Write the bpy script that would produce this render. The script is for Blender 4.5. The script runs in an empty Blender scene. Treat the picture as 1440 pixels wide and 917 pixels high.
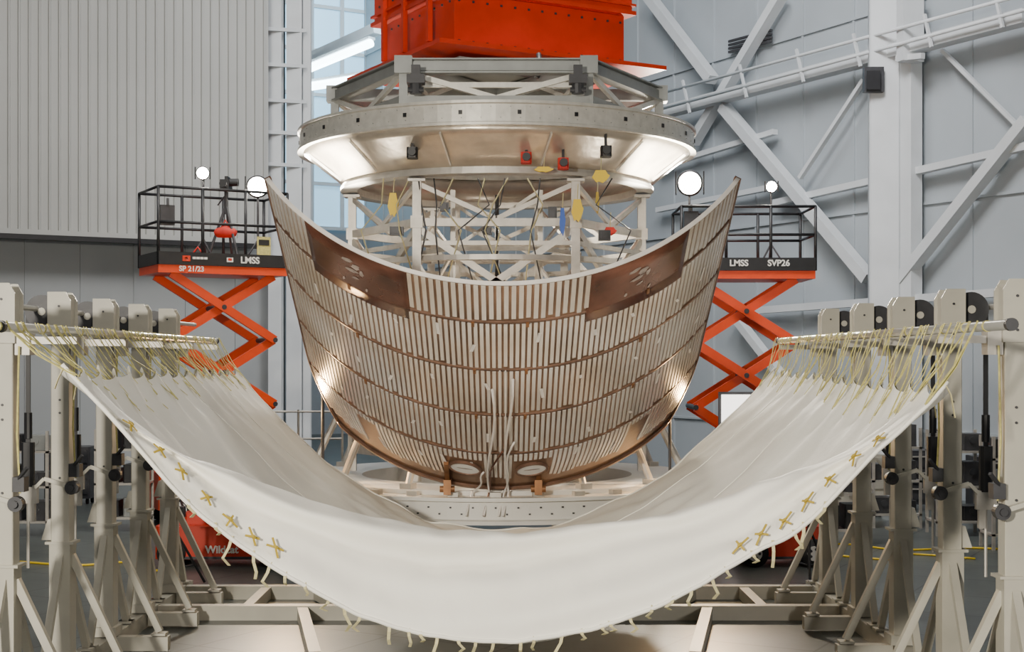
import bpy, math, random
from mathutils import Vector, Matrix, noise
random.seed(7)
C = bpy.context.scene.collection
R = math.radians
FOC = 2000.0
def P(px, py, Y):
    return Vector(((px-710)/FOC*Y, Y, 2.5+(507-py)/FOC*Y))
# ---------------------------------------------------------------- materials
def mat(name, col, rough=0.5, metal=0.0, var=0.0, scale=6.0, bump=0.0, bscale=40.0, emit=0.0, ecol=None, trans=0.0, stretch=(1,1,1), col2=None):
    m = bpy.data.materials.new(name); m.use_nodes = True
    nt = m.node_tree; b = nt.nodes['Principled BSDF']
    b.inputs['Roughness'].default_value = rough
    b.inputs['Metallic'].default_value = metal
    b.inputs['Base Color'].default_value = (*col, 1)
    if var > 0 or bump > 0:
        tc = nt.nodes.new('ShaderNodeTexCoord'); mp = nt.nodes.new('ShaderNodeMapping')
        mp.inputs['Scale'].default_value = stretch
        nt.links.new(tc.outputs['Object'], mp.inputs['Vector'])
    if var > 0:
        n = nt.nodes.new('ShaderNodeTexNoise'); n.inputs['Scale'].default_value = scale; n.inputs['Detail'].default_value = 5
        r = nt.nodes.new('ShaderNodeValToRGB')
        r.color_ramp.elements[0].position = 0.3; r.color_ramp.elements[1].position = 0.7
        r.color_ramp.elements[0].color = (*(col2 or [c*(1-var) for c in col]), 1)
        r.color_ramp.elements[1].color = (*[min(1, c*(1+var*0.6)) for c in col], 1)
        nt.links.new(mp.outputs[0], n.inputs['Vector']); nt.links.new(n.outputs['Fac'], r.inputs['Fac'])
        nt.links.new(r.outputs['Color'], b.inputs['Base Color'])
    if bump > 0:
        n2 = nt.nodes.new('ShaderNodeTexNoise'); n2.inputs['Scale'].default_value = bscale; n2.inputs['Detail'].default_value = 4
        bp = nt.nodes.new('ShaderNodeBump'); bp.inputs['Strength'].default_value = bump; bp.inputs['Distance'].default_value = 0.02
        nt.links.new(mp.outputs[0], n2.inputs['Vector']); nt.links.new(n2.outputs['Fac'], bp.inputs['Height'])
        nt.links.new(bp.outputs['Normal'], b.inputs['Normal'])
    if emit > 0:
        b.inputs['Emission Color'].default_value = (*(ecol or col), 1)
        b.inputs['Emission Strength'].default_value = emit
    if trans > 0:
        t = nt.nodes.new('ShaderNodeBsdfTranslucent'); t.inputs['Color'].default_value = (*col, 1)
        mx = nt.nodes.new('ShaderNodeMixShader'); mx.inputs['Fac'].default_value = trans
        out = nt.nodes['Material Output']
        nt.links.new(b.outputs[0], mx.inputs[1]); nt.links.new(t.outputs[0], mx.inputs[2]); nt.links.new(mx.outputs[0], out.inputs['Surface'])
    return m
M = {}
M['cream'] = mat('cream_paint', (0.50,0.475,0.40), 0.42, 0, 0.10, 3)
M['steel_grey'] = mat('grey_painted_steel', (0.60,0.62,0.63), 0.5, 0, 0.06, 2)
M['truss'] = mat('dull_grey_steel', (0.30,0.31,0.30), 0.45, 0.3, 0.15, 4)
M['wallgrey'] = mat('wall_grey', (0.34,0.355,0.36), 0.6, 0, 0.05, 0.6)
M['wallblue'] = mat('wall_blue_grey', (0.38,0.415,0.44), 0.55, 0, 0.08, 0.5)
M['door'] = mat('corrugated_metal', (0.42,0.42,0.40), 0.5, 0.0, 0.05, 0.5)
M['fabric'] = mat('white_fabric', (0.96,0.93,0.84), 0.6, 0, 0.02, 3, 0.5, 5, trans=0.10)
M['strap'] = mat('yellow_webbing', (0.58,0.52,0.18), 0.7, 0, 0.25, 30)
M['tape'] = mat('mustard_tape', (0.42,0.30,0.03), 0.6, 0, 0.1, 30)
M['palestrap'] = mat('pale_webbing', (0.54,0.48,0.26), 0.7, 0, 0.15, 30)
M['alu'] = mat('pale_alloy', (0.50,0.47,0.42), 0.42, 0.35, 0.15, 8)
M['pipe'] = mat('pipe_metal', (0.60,0.58,0.53), 0.3, 0.7, 0.05, 8)
M['ring'] = mat('ring_metal', (0.66,0.64,0.58), 0.38, 0.35, 0.12, 12)
M['cone'] = mat('adapter_cone_metal', (0.66,0.58,0.47), 0.30, 0.6, 0.35, 2.0, 0.7, 2.4)
M['red'] = mat('red_orange_paint', (0.62,0.035,0.007), 0.42, 0, 0.15, 2.5)
M['orange'] = mat('lift_orange_paint', (0.74,0.06,0.007), 0.4, 0, 0.08, 4)
M['black'] = mat('black_paint', (0.015,0.015,0.017), 0.45, 0, 0.2, 8)
M['dark'] = mat('dark_grey_metal', (0.06,0.06,0.065), 0.45, 0.3, 0.2, 8)
M['rubber'] = mat('rubber', (0.02,0.02,0.02), 0.8)
M['white'] = mat('white_paint', (0.76,0.74,0.69), 0.45)
M['yellow'] = mat('yellow_plastic', (0.85,0.60,0.02), 0.5)
M['blue'] = mat('blue_plastic', (0.02,0.10,0.50), 0.4)
M['redbag'] = mat('red_cloth', (0.60,0.03,0.02), 0.7, 0, 0.2, 10)
M['panel'] = mat('bronze_panel', (0.26,0.155,0.10), 0.34, 0.3, 0.5, 1.6, 0.1, 20)
M['patch'] = mat('maroon_brown_patch', (0.17,0.070,0.045), 0.26, 0.4, 0.6, 2.2)
M['smudge'] = mat('pale_smudge', (0.42,0.34,0.30), 0.4, 0.2, 0.5, 14)
M['strip'] = mat('silver_stringer', (0.86,0.83,0.80), 0.24, 0.35, 0.22, 1.1, col2=(0.66,0.55,0.44))
M['seam'] = mat('pale_seam', (0.82,0.77,0.72), 0.5, 0.1, 0.12, 5)
M['joint'] = mat('brown_joint_tape', (0.22,0.125,0.085), 0.4, 0.4, 0.35, 6)
M['mirror'] = mat('bright_silver', (0.92,0.91,0.88), 0.35, 0.15)
M['copper'] = mat('amber_metal', (0.30,0.14,0.06), 0.4, 0.5, 0.4, 5)
M['lamp'] = mat('lamp_lens', (1,0.95,0.85), 0.4, emit=90, ecol=(1,0.93,0.8))
M['glass'] = mat('blue_daylight_glass', (0.4,0.7,0.9), 0.3, emit=1.0, ecol=(0.42,0.70,0.90))
M['tube'] = mat('tube_light', (0.8,0.93,1.0), 0.3, emit=14, ecol=(0.75,0.93,1.0))
M['screen'] = mat('bright_screen', (0.95,0.93,0.9), 0.5, emit=3, ecol=(1,0.95,0.88))
def floor_mat():
    m = mat('polished_concrete', (0.095,0.108,0.105), 0.36, 0, 0.22, 1.5, 0.05, 8)
    nt = m.node_tree; b = nt.nodes['Principled BSDF']
    src = b.inputs['Base Color'].links[0].from_socket
    br = nt.nodes.new('ShaderNodeTexBrick'); br.offset = 0
    br.inputs['Scale'].default_value = 1; br.inputs['Brick Width'].default_value = 1.2; br.inputs['Row Height'].default_value = 1.2
    br.inputs['Mortar Size'].default_value = 0.012
    br.inputs['Color1'].default_value = (1,1,1,1); br.inputs['Color2'].default_value = (0.93,0.95,0.93,1); br.inputs['Mortar'].default_value = (0.35,0.35,0.35,1)
    tc = nt.nodes.new('ShaderNodeTexCoord'); mp = nt.nodes.new('ShaderNodeMapping'); mp.inputs['Rotation'].default_value = (0,0,R(29))
    nt.links.new(tc.outputs['Object'], mp.inputs['Vector']); nt.links.new(mp.outputs[0], br.inputs['Vector'])
    mx = nt.nodes.new('ShaderNodeMix'); mx.data_type = 'RGBA'; mx.blend_type = 'MULTIPLY'; mx.inputs[0].default_value = 1
    nt.links.new(src, mx.inputs[6]); nt.links.new(br.outputs['Color'], mx.inputs[7]); nt.links.new(mx.outputs[2], b.inputs['Base Color'])
    return m
M['floor'] = floor_mat()
# ---------------------------------------------------------------- mesh helper
def origin(o):
    v = Vector((0,0,0))
    while o is not None:
        v = v + o.location; o = o.parent
    return v
class MB:
    def __init__(s): s.v = []; s.f = []
    def add(s, vs, fs):
        n = len(s.v); s.v += [Vector(a) for a in vs]; s.f += [tuple(i+n for i in f) for f in fs]; return s
    def box(s, c, d, rz=0, mtx=None, bev=0.0):
        hx, hy, hz = d[0]/2, d[1]/2, d[2]/2
        m = mtx or Matrix.Rotation(rz, 3, 'Z'); c = Vector(c)
        e = min(bev, hx*.9, hy*.9)
        if e > 0:
            o = [(-hx+e,-hy),(hx-e,-hy),(hx,-hy+e),(hx,hy-e),(hx-e,hy),(-hx+e,hy),(-hx,hy-e),(-hx,-hy+e)]
        else:
            o = [(-hx,-hy),(hx,-hy),(hx,hy),(-hx,hy)]
        n = len(o)
        vs = [c + m @ Vector((x,y,-hz)) for x,y in o] + [c + m @ Vector((x,y,hz)) for x,y in o]
        fs = [tuple(reversed(range(n))), tuple(range(n,2*n))] + [(i,(i+1)%n,n+(i+1)%n,n+i) for i in range(n)]
        return s.add(vs, fs)
    def bar(s, a, b, w, h=None, up=(0,0,1)):
        a = Vector(a); b = Vector(b); h = h or w; d = b-a; L = d.length; d.normalize(); up = Vector(up)
        if abs(d.dot(up)) > .98: up = Vector((0,1,0))
        x = d.cross(up).normalized(); z = x.cross(d).normalized()
        m = Matrix((x, d, z)).transposed()
        return s.box((a+b)/2, (w, L, h), mtx=m)
    def ibeam(s, a, b, w, h, up=(0,0,1)):
        a = Vector(a); b = Vector(b); d = (b-a).normalized(); upv = Vector(up)
        if abs(d.dot(upv)) > .98: upv = Vector((0,1,0))
        x = d.cross(upv).normalized(); z = x.cross(d).normalized()
        t = h*.1
        s.bar(a+z*(h/2-t/2), b+z*(h/2-t/2), w, t, up); s.bar(a-z*(h/2-t/2), b-z*(h/2-t/2), w, t, up)
        s.bar(a, b, w*.14, h-2*t, up); return s
    def tube(s, pts, r, n=8, cap=True):
        pts = [Vector(p) for p in pts]; k = len(pts); base = len(s.v); prev = None
        for i, p in enumerate(pts):
            d = (pts[min(i+1,k-1)] - pts[max(i-1,0)]).normalized()
            if prev is None:
                u = Vector((0,0,1)) if abs(d.z) < .9 else Vector((1,0,0))
            else: u = prev
            x = d.cross(u).normalized(); u2 = x.cross(d).normalized(); prev = u2
            rr = r[i] if isinstance(r, (list,tuple)) else r
            for j in range(n):
                a = 2*math.pi*j/n; s.v.append(p + x*math.cos(a)*rr + u2*math.sin(a)*rr)
        for i in range(k-1):
            for j in range(n):
                a = base+i*n+j; b = base+i*n+(j+1)%n
                s.f.append((a, b, b+n, a+n))
        if cap:
            s.f.append(tuple(reversed(range(base, base+n)))); s.f.append(tuple(range(base+(k-1)*n, base+k*n)))
        return s
    def lathe(s, c, prof, n=64, closed=True, axis='Z', a0=0, a1=2*math.pi):
        base = len(s.v); c = Vector(c); k = len(prof); full = abs(a1-a0-2*math.pi) < 1e-6
        N = n if full else n+1
        for i in range(N):
            a = a0+(a1-a0)*i/n
            for r, z in prof:
                s.v.append(c + Vector((r*math.cos(a), r*math.sin(a), z)))
        for i in range(n):
            for j in range(k if closed else k-1):
                a = base+i*k+j; b = base+i*k+(j+1)%k; i2 = (i+1) % N if full else i+1
                c2 = base+i2*k+(j+1)%k; d = base+i2*k+j
                s.f.append((a,d,c2,b))
        return s
    def disc(s, c, r, t, axis='Y', n=24):
        c = Vector(c); ax = {'X':Vector((1,0,0)),'Y':Vector((0,1,0)),'Z':Vector((0,0,1))}[axis]
        return s.tube([c-ax*t/2, c+ax*t/2], r, n)
    def ribbon(s, pts, w, wd, t=0.004):
        pts = [Vector(p) for p in pts]; wd = Vector(wd).normalized()*w/2; base = len(s.v); k = len(pts)
        for i, p in enumerate(pts):
            d = (pts[min(i+1,k-1)] - pts[max(i-1,0)]).normalized(); nn = d.cross(wd).normalized()*t/2
            s.v += [p-wd-nn, p+wd-nn, p+wd+nn, p-wd+nn]
        for i in range(k-1):
            for j in range(4):
                a = base+4*i+j; b = base+4*i+(j+1)%4; s.f.append((a,b,b+4,a+4))
        s.f.append((base+3,base+2,base+1,base)); e = base+4*(k-1); s.f.append((e,e+1,e+2,e+3))
        return s
    def prism(s, pts2, y0, y1, m=None, c=(0,0,0)):
        n = len(pts2); c = Vector(c); m = m or Matrix.Identity(3)
        vs = [c+m@Vector((x,y0,z)) for x,z in pts2]+[c+m@Vector((x,y1,z)) for x,z in pts2]
        return s.add(vs, [tuple(range(n)), tuple(reversed(range(n,2*n)))]+[(i,n+i,n+(i+1)%n,(i+1)%n) for i in range(n)])
    def build(s, name, m, parent=None, smooth=False, loc=None, label=None):
        o0 = origin(parent) if parent is not None else Vector(loc or (0,0,0))
        me = bpy.data.meshes.new(name); me.from_pydata([tuple(v-o0) for v in s.v], [], s.f)
        me.materials.append(m if not isinstance(m, str) else M[m]); me.validate()
        if smooth: me.polygons.foreach_set('use_smooth', [True]*len(me.polygons))
        o = bpy.data.objects.new(name, me); C.objects.link(o)
        if parent is not None: o.parent = parent
        else: o.location = o0
        if label: o['label'] = label
        return o
def tag(o, label=None, cat=None, group=None, kind=None):
    if label: o['label'] = label
    if cat: o['category'] = cat
    if group: o['group'] = group
    if kind: o['kind'] = kind
    return o
def thing(name, label, cat, loc=(0,0,0), group=None):
    o = bpy.data.objects.new(name, None); C.objects.link(o); o.location = loc; o.empty_display_size = .1
    return tag(o, label, cat, group)
def dup(o, parent=None):
    c = o.copy(); C.objects.link(c); c.parent = parent
    for ch in [x for x in bpy.data.objects if x.parent == o]: dup(ch, c)
    return c
def struct(o): o['kind'] = 'structure'; return o
def text(name, s, size, m, loc, parent, rot=(math.pi/2,0,0), ext=0.002, bold=0.0, label=None):
    cu = bpy.data.curves.new(name, 'FONT'); cu.body = s; cu.size = size; cu.extrude = ext; cu.offset = bold
    cu.align_x = 'CENTER'; cu.align_y = 'CENTER'
    t = bpy.data.objects.new(name, cu); C.objects.link(t)
    bpy.context.view_layer.update()
    me = bpy.data.meshes.new_from_object(t.evaluated_get(bpy.context.evaluated_depsgraph_get()))
    bpy.data.objects.remove(t)
    me.materials.clear(); me.materials.append(M[m])
    o = bpy.data.objects.new(name, me); C.objects.link(o)
    o.parent = parent; o.location = Vector(loc) - origin(parent); o.rotation_euler = rot
    if label: o['label'] = label
    return o
# ---------------------------------------------------------------- room
A = Vector((-.485,.874,0)); B = Vector((.874,.485,0))
def RW(px, py, off=0.0):
    k = (px-710)/FOC; Y = (22.28-off*1.144)/(k+.555); return P(px, py, Y)
def LW(px, py, off=0.0):
    k = (px-710)/FOC; Y = (61.86-off*2.06)/(1.802-k); return P(px, py, Y)
struct(MB().box((5,25,-.05),(60,70,.1)).build('floor','floor'))
WN = Vector((.874,.485,0))
q0 = Vector((7.3,27,0)) - A*20; q1 = Vector((7.3,27,0)) + A*34
mb = MB().bar(q0+WN*.25+Vector((0,0,9)), q1+WN*.25+Vector((0,0,9)), .4, 18)
for i in range(0,36):
    p = q0 + A*(i*1.5)
    mb.box(p+WN*.04+Vector((0,0,9)), (.05,.05,18), rz=R(29))
for z in (1.2,5.4,9.2,13):
    mb.bar(q0+WN*.03+Vector((0,0,z)), q1+WN*.03+Vector((0,0,z)), .06,.05)
struct(mb.build('wall_right','wallblue'))
pL0 = LW(-500,400,-1.2); pL1 = LW(396,400,-1.2); pL0.z = pL1.z = 8
mb = MB().bar(pL0, pL1, .3, 16)
for i in range(12):
    p = pL1.lerp(pL0, i/11); p.z = 8; mb.box(p - Vector((-.485,.874,0))*.17, (.04,.04,16), rz=R(29))
struct(mb.build('wall_left','wallgrey'))
far = Vector((-4.6,49.5,0)); f0 = far - B*22; f1 = far + B*3
struct(MB().bar(f0+Vector((0,0,9)), f1+Vector((0,0,9)), .3, 18).build('wall_back','wallblue'))
d1 = LW(378,0); d0 = LW(-330,0); d0.z = d1.z = 0
L = (d1-d0).length; n = int(L/.2); prof = []
nb = Vector((.485,-.874,0)); z0 = 5.12; z1 = 16
mb = MB(); pts = []
for i in range(n):
    s = i*.2
    for ds, o in ((0,0),(.14,0),(.155,.045),(.185,.045)):
        pts.append(d0+B*(s+ds)+nb*o)
vs = [Vector((p.x,p.y,z)) for p in pts for z in (z0,z1)]
mb.add(vs, [(2*i,2*i+2,2*i+3,2*i+1) for i in range(len(pts)-1)])
mb.bar(d0-nb*.1+Vector((0,0,10.5)), d0-nb*.1+B*L+Vector((0,0,10.5)), .15, 10.7)
mb.bar(d0+nb*.04+Vector((0,0,z0)), d0+nb*.04+B*L+Vector((0,0,z0)), .12,.10)
struct(mb.build('door_1','door'))
mb = MB().bar(d0+nb*.02+Vector((0,0,z0-.10)), d0+nb*.02+B*L+Vector((0,0,z0-.10)), .2,.10)
struct(mb.build('trim_1','black'))
k = 2
for px, w in ((388,.30),(415,.35),(432,.18)):
    p = LW(px, 300, -.6); p.z = 8
    struct(MB().ibeam(p-Vector((0,0,8)), p+Vector((0,0,8)), w, w).build('trim_%d'%k, 'steel_grey')); k += 1
for py in (40,90,140,185,230):
    struct(MB().bar(LW(376,py,-.4), LW(430,py+3,-.4), .06,.08).build('trim_%d'%k,'steel_grey')); k += 1
wroot = struct(thing('window_1','tall bluish daylight window in the far corner recess','window', tuple(far - B*3.6 - Vector((-.485,.874,0))*.3)))
del wroot['category']
fb = far - Vector((-.485,.874,0))*.3
def FW(u, z): return fb - B*u + Vector((0,0,z))
MB().bar(FW(.2,11.5), FW(6.5,11.5), .05, 9).build('window_pane','glass',wroot)
mb = MB()
for u in (.2,1.3,2.4,3.5,4.6,5.7): mb.bar(FW(u,7)+nb*.08, FW(u,16)+nb*.08, .14,.12)
for z in (7,8.5,10,11.5,13,14.5): mb.bar(FW(.2,z)+nb*.08, FW(6.5,z)+nb*.08, .1,.12)
mb.build('window_frame','steel_grey',wroot)
def trim(mb, m='steel_grey'):
    global k
    o = struct(mb.build('trim_%d'%k, m)); k += 1; return o
trim(MB().bar(P(415,92,46),P(530,40,44),.35,.3)); trim(MB().bar(P(415,180,46),P(530,165,44),.3,.3))
for i,(a,b,lab) in enumerate((((425,100,45.5),(522,60,43.6),'upper sloping white tube light glowing in the far recess'),((432,122,45.5),(522,108,43.6),'lower white tube light glowing in the far recess'))):
    t = thing('tube_light',lab,'light',tuple(P(*a)),'tube lights in the recess')
    MB().tube([P(*a),P(*b)],.13,10).build('glow_tube','tube',t,True)
    MB().bar(P(*a)+Vector((0,.2,.2)),P(*b)+Vector((0,.2,.2)),.3,.08).build('fixture_housing','steel_grey',t)
c0 = RW(1243,440,.5); c0.z = 0
trim(MB().box(c0+Vector((0,0,9)), (.55,.4,18), rz=R(-10), bev=.03))
c1 = RW(1275,440,.25); c1.z = 0
trim(MB().box(c1+Vector((0,0,9)), (.28,.5,18), rz=R(29)))
def wb(a, b, w, off=.35): trim(MB().bar(RW(*a,off), RW(*b,off), w, w*.8))
wb((1018,150),(1222,392),.26); wb((1262,400),(1446,168),.24,.3); wb((912,-6),(1002,112),.26); wb((1098,-6),(975,200),.24,.25)
wb((1125,250),(1215,112),.10,.3); wb((1325,70),(1440,185),.08,.2); wb((1090,185),(925,235),.14,.2)
wb((925,160),(1446,22),.30,.45); wb((1090,285),(1446,205),.16,.2); wb((1040,438),(1446,408),.18,.2)
wb((1030,440),(1100,530),.2,.3)
wb((925,295),(1090,262),.14,.2)
rail = thing('handrail','grey double pipe walkway rail climbing across the wall above the long beam','rail', tuple(RW(1190,90,.7)))
for dy in (0,22): MB().tube([RW(925,132+dy,.75), RW(1446,-10+dy,.75)], .035, 8).build('rail_pipe','steel_grey',rail,True)
for px in (960,1040,1120,1200,1300,1400):
    y = 132-(px-925)*.273
    MB().bar(RW(px,y-10,.75), RW(px+10,y+36,.75), .05).build('rail_post','steel_grey',rail)
bx = thing('junction_box','black wall box fixed to the tall column below the pipe rail','box', tuple(RW(1228,112,.85)))
MB().box(RW(1228,112,.85),(.36,.15,.46)).build('box_body','dark',bx)
MB().box(RW(1228,112,.95),(.26,.03,.34)).build('box_cover','black',bx)
cl = thing('conduit_clamp','grey box bracket high on the wall beside the black box','bracket', tuple(RW(1280,50,.5)))
MB().box(RW(1280,40,.5),(.45,.2,1.2),rz=R(20)).build('clamp_body','steel_grey',cl); MB().bar(RW(1262,82,.6),RW(1298,78,.6),.1).build('clamp_foot','steel_grey',cl)
vt = MB()
for i in range(4): vt.bar(RW(1025,58+i*5,.1), RW(1085,42+i*5,.1), .05,.05)
tag(vt.build('wall_vent','dark',loc=tuple(RW(1055,55,.1))),'small dark louvred vent high on the panelled wall behind the braces','vent')
# ---------------------------------------------------------------- ring, cone, tower
CY = 18.0
ringt = thing('adapter_ring','broad silver ring with black square marks hanging under the truss','ring',(0-.1,CY,5.02))
MB().lathe((-.1,CY,0), [(2.32,5.08),(2.5,5.08),(2.5,5.11),(2.475,5.12),(2.475,5.31),(2.5,5.32),(2.5,5.35),(2.32,5.35)], 96).build('ring_band','ring',ringt)
for i in range(24):
    a = 2*math.pi*(i+.4)/24
    if math.sin(a) > .35: continue
    MB().box((-.1+2.48*math.cos(a), CY+2.48*math.sin(a), 5.22), (.012,.04,.045), rz=a).build('target_mark','black',ringt)
mb = MB()
for i in range(144):
    a = 2*math.pi*(i+.5)/144; mb.box((-.1+2.48*math.cos(a), CY+2.48*math.sin(a), 5.16+.12*(i%2)), (.01,.008,.008), rz=a)
mb.build('bolt_row','truss',ringt)
MB().lathe((-.1,CY,0), [(2.44,5.09),(2.32,5.00),(2.10,4.84),(1.94,4.70),(1.88,4.70),(2.36,5.10)], 128).build('cone','cone',ringt,True)
MB().lathe((-.1,CY,0), [(1.76,4.62),(1.97,4.62),(1.97,4.66),(1.94,4.66),(1.94,4.70),(1.76,4.70)], 96).build('lower_flange','alu',ringt)
for i in range(12):
    a = 2*math.pi*(i+.5)/12; c, s_ = math.cos(a), math.sin(a)
    if s_ > .5: continue
    MB().bar((-.1+2.38*c,CY+2.38*s_,5.02),(-.1+1.98*c,CY+1.98*s_,4.72),.018,.03).build('cone_rib','ring',ringt)
tw = thing('lattice_tower','silver lattice tower standing inside the curved striped panel','tower',(-.1,CY,1.0))
ANG = (-30,30,90,150,210,270)
def hexa(r): return [Vector((-.1+r*math.sin(R(t)), CY-r*math.cos(R(t)),0)) for t in ANG]
hexp = hexa(1.83)
def Z(p,z): return Vector((p.x,p.y,z))
for p in hexp:
    MB().box(Z(p,2.85),(.10,.10,3.48)).box(Z(p,4.58),(.2,.2,.03)).box(Z(p,4.10),(.14,.14,.14)).build('column','alu',tw)
for i in range(6):
    p, q = hexp[i], hexp[(i+1)%6]
    for z, h in ((4.10,.09),(3.86,.05),(2.6,.1),(1.4,.12)):
        MB().bar(Z(p,z),Z(q,z),.06,h).build('cross_beam','alu',tw)
    for a_, b_ in ((p,q),(q,p)):
        MB().bar(Z(a_,4.04),Z(b_,2.8),.05,.08).build('diagonal_strut','alu',tw)
        MB().bar(Z(a_,4.55),Z((p+q)/2,4.14),.04,.055).build('diagonal_strut','alu',tw)
        MB().bar(Z(a_,2.55),Z(b_,1.5),.06,.09).build('diagonal_strut','alu',tw)
inn = hexa(1.05)
for i in (0,1,3,4):
    MB().box(Z(inn[i],3.3),(.06,.06,2.5)).build('inner_post','alu',tw)
for i in range(6):
    p, q = inn[i], inn[(i+1)%6]
    MB().bar(Z(p,3.85),Z(q,3.85),.04,.05).build('cross_beam','alu',tw)
    MB().bar(Z(p,3.85),Z(q,4.55),.03,.04).build('diagonal_strut','alu',tw); MB().bar(Z(q,3.8),Z(p,3.0),.03,.04).build('diagonal_strut','alu',tw)
MB().lathe((-.1,CY,0), [(1.6,3.66),(1.76,3.66),(1.76,3.72),(1.6,3.72)], 72).build('ring_plate','alu',tw)
MB().lathe((-.1,CY,0), [(1.6,3.0),(1.78,3.0),(1.78,3.08),(1.6,3.08)], 72).build('ring_plate','ring',tw)
MB().tube([(-.1,CY,1.15),(-.1,CY,4.6)], .025, 8).build('centre_rod','black',tw)
for j in range(12):
    x = random.uniform(-1.5,1.3); y = 16.35
    MB().tube([(x,y,4.60),(x+random.uniform(-.2,.2),y+.05,4.3),(x+random.uniform(-.3,.3),y,4.0),(x+random.uniform(-.1,.1),y+.1,3.4)], .009, 6).build('hanging_wire','dark' if j%2 else 'palestrap',tw,True)
for x,z,w_,h_ in ((-1.25,4.0,.16,.1),(.55,4.2,.1,.16),(1.15,3.95,.14,.12),(-.7,4.28,.1,.1),(-.2,4.0,.1,.08)):
    MB().box((x,16.45,z),(w_,.1,h_)).box((x,16.39,z),(w_*.6,.02,h_*.6)).build('sensor_box','dark',tw)
bs = thing('base_ring','pale perforated platform ring under the foot of the curved panel','platform',(-.1,CY,0))
MB().lathe((-.1,CY,0), [(1.7,.74),(2.80,.74),(2.80,.78),(2.72,.79),(2.72,.98),(2.80,.99),(2.80,1.03),(2.5,1.03),(2.5,1.08),(1.7,1.08)], 96).build('platform_ring','white',bs)
mb = MB()
for i in range(140):
    a = 2*math.pi*i/140; mb.box((-.1+2.725*math.cos(a),CY+2.725*math.sin(a),.85+.07*(i%2)),(.02,.02,.016),rz=a)
mb.build('hole_row','dark',bs)
for t in range(-130,-40,10):
    a = R(t); c, s_ = math.cos(a), math.sin(a); MB().box((-.1+2.64*c,CY+2.64*s_,1.055),(.08,.12,.05),rz=a).build('fitting','alu',bs)
for t in range(0,360,45):
    a = R(t+22.5); c, s_ = math.cos(a), math.sin(a)
    MB().bar((-.1+2.2*c,CY+2.2*s_,.74),(-.1+2.2*c,CY+2.2*s_,.0),.16).box((-.1+2.2*c,CY+2.2*s_,.015),(.34,.34,.03),rz=a).build('leg','cream',bs)
for t in range(0,360,24):
    a = R(t+6); c, s_ = math.cos(a), math.sin(a)
    MB().tube([(-.1+1.98*c,CY+1.98*s_,1.95),(-.1+2.4*c,CY+2.4*s_,1.10)],.04,8).box((-.1+2.4*c,CY+2.4*s_,1.11),(.14,.14,.06),rz=a).build('strut','alu',bs)
# upper truss
tr = thing('lifting_truss','grey hexagonal steel truss between the silver ring and red block','truss',(-.1,CY,5.35))
hx = [Vector((-.1+2.05*math.sin(R(t)), CY-2.05*math.cos(R(t)),0)) for t in (-31,31,90,149,211,270)]
for i in range(6):
    p, q = hx[i], hx[(i+1)%6]
    MB().ibeam(Z(p,5.86),Z(q,5.86),.16,.17).bar(Z(p,5.86),Z(q,5.86),.08,.1).build('top_beam','truss',tr)
    MB().bar(Z(p,5.46),Z(q,5.46),.12,.12).build('bottom_beam','truss',tr)
    MB().bar(Z(p,5.36),Z(p,5.80),.10).box(Z(p,5.87),(.20,.20,.20)).build('upright','truss',tr)
    mid = (p+q)/2
    MB().bar(Z(p,5.80),Z(mid,5.5),.05,.06).bar(Z(q,5.80),Z(mid,5.5),.05,.06).build('diagonal_strut','ring',tr)
    c_ = Vector((-.1,CY,0))
    MB().bar(Z(p,5.86),Z(c_,5.86),.12,.14).build('spoke','truss',tr)
    MB().bar(Z(p,5.80),Z(p.lerp(c_,.45),5.4),.05).bar(Z(p,5.42),Z(p.lerp(c_,.5),5.8),.05).build('diagonal_strut','ring',tr)
for x in (-1.0,.82):
    MB().box((x,15.98,5.66),(.20,.16,.10)).box((x,15.98,5.76),(.10,.1,.12)).tube([(x,15.98,5.50),(x,15.98,5.62)],.07,12).tube([(x-.09,15.95,5.54),(x+.09,15.95,5.54)],.03,8).build('load_cell','dark',tr)
MB().bar((-1.0,16.3,5.66),(.85,16.3,5.66),.05,.06).build('front_rail','ring',tr)
MB().box((-.1,CY,6.03),(1.9,1.6,.16),rz=R(29)).build('top_pad','truss',tr)
for s_ in (-1,1):
    MB().bar((-.1+s_*1.15,16.7,5.95),(-.1+s_*.5,17.6,6.10),.12,.08).build('cleat','truss',tr)
rb = thing('mass_block','large red bolted steel block suspended above the truss','block',(-.05,18.33,6.2))
rz = R(29.5)
MB().box((-.02,18.3,6.19),(3.2,2.7,.05),rz=rz).build('base_plate','red',rb)
mb = MB()
mb.box((-.05,18.33,6.54),(2.42,2.05,.66),rz=rz).box((-.05,18.33,6.90),(2.66,2.26,.05),rz=rz).box((-.05,18.33,8.0),(2.58,2.18,2.2),rz=rz).box((-.05,18.33,7.0),(2.66,2.26,.03),rz=rz)
mb.build('block_body','red',rb)
Mz = Matrix.Rotation(rz,3,'Z'); mb = MB()
for zz in (6.30,6.78,7.1,7.3):
    for i in range(13):
        u = -1.15+2.3*i/12
        mb.box(Vector((-.05,18.33,zz))+Mz@Vector((u,-1.03 if zz<6.8 else -1.095,0)),(.025,.02,.025),rz=rz)
    for i in range(10):
        u = -.92+1.84*i/9
        mb.box(Vector((-.05,18.33,zz))+Mz@Vector((-1.215 if zz<6.8 else -1.295,u,0)),(.02,.025,.025),rz=rz)
mb.build('bolt_row','dark',rb)
for u in (-.9,-.3,.3,.9):
    MB().box(Vector((-.05,18.33,7.4))+Mz@Vector((u,-1.11,0)),(.05,.05,.75),rz=rz).build('stiffener','red',rb)
for u in (-.6,.1,.7):
    MB().box(Vector((-.05,18.33,6.9))+Mz@Vector((-1.33,u,0)),(.06,.06,1.1),rz=rz).build('stiffener','red',rb)
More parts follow.
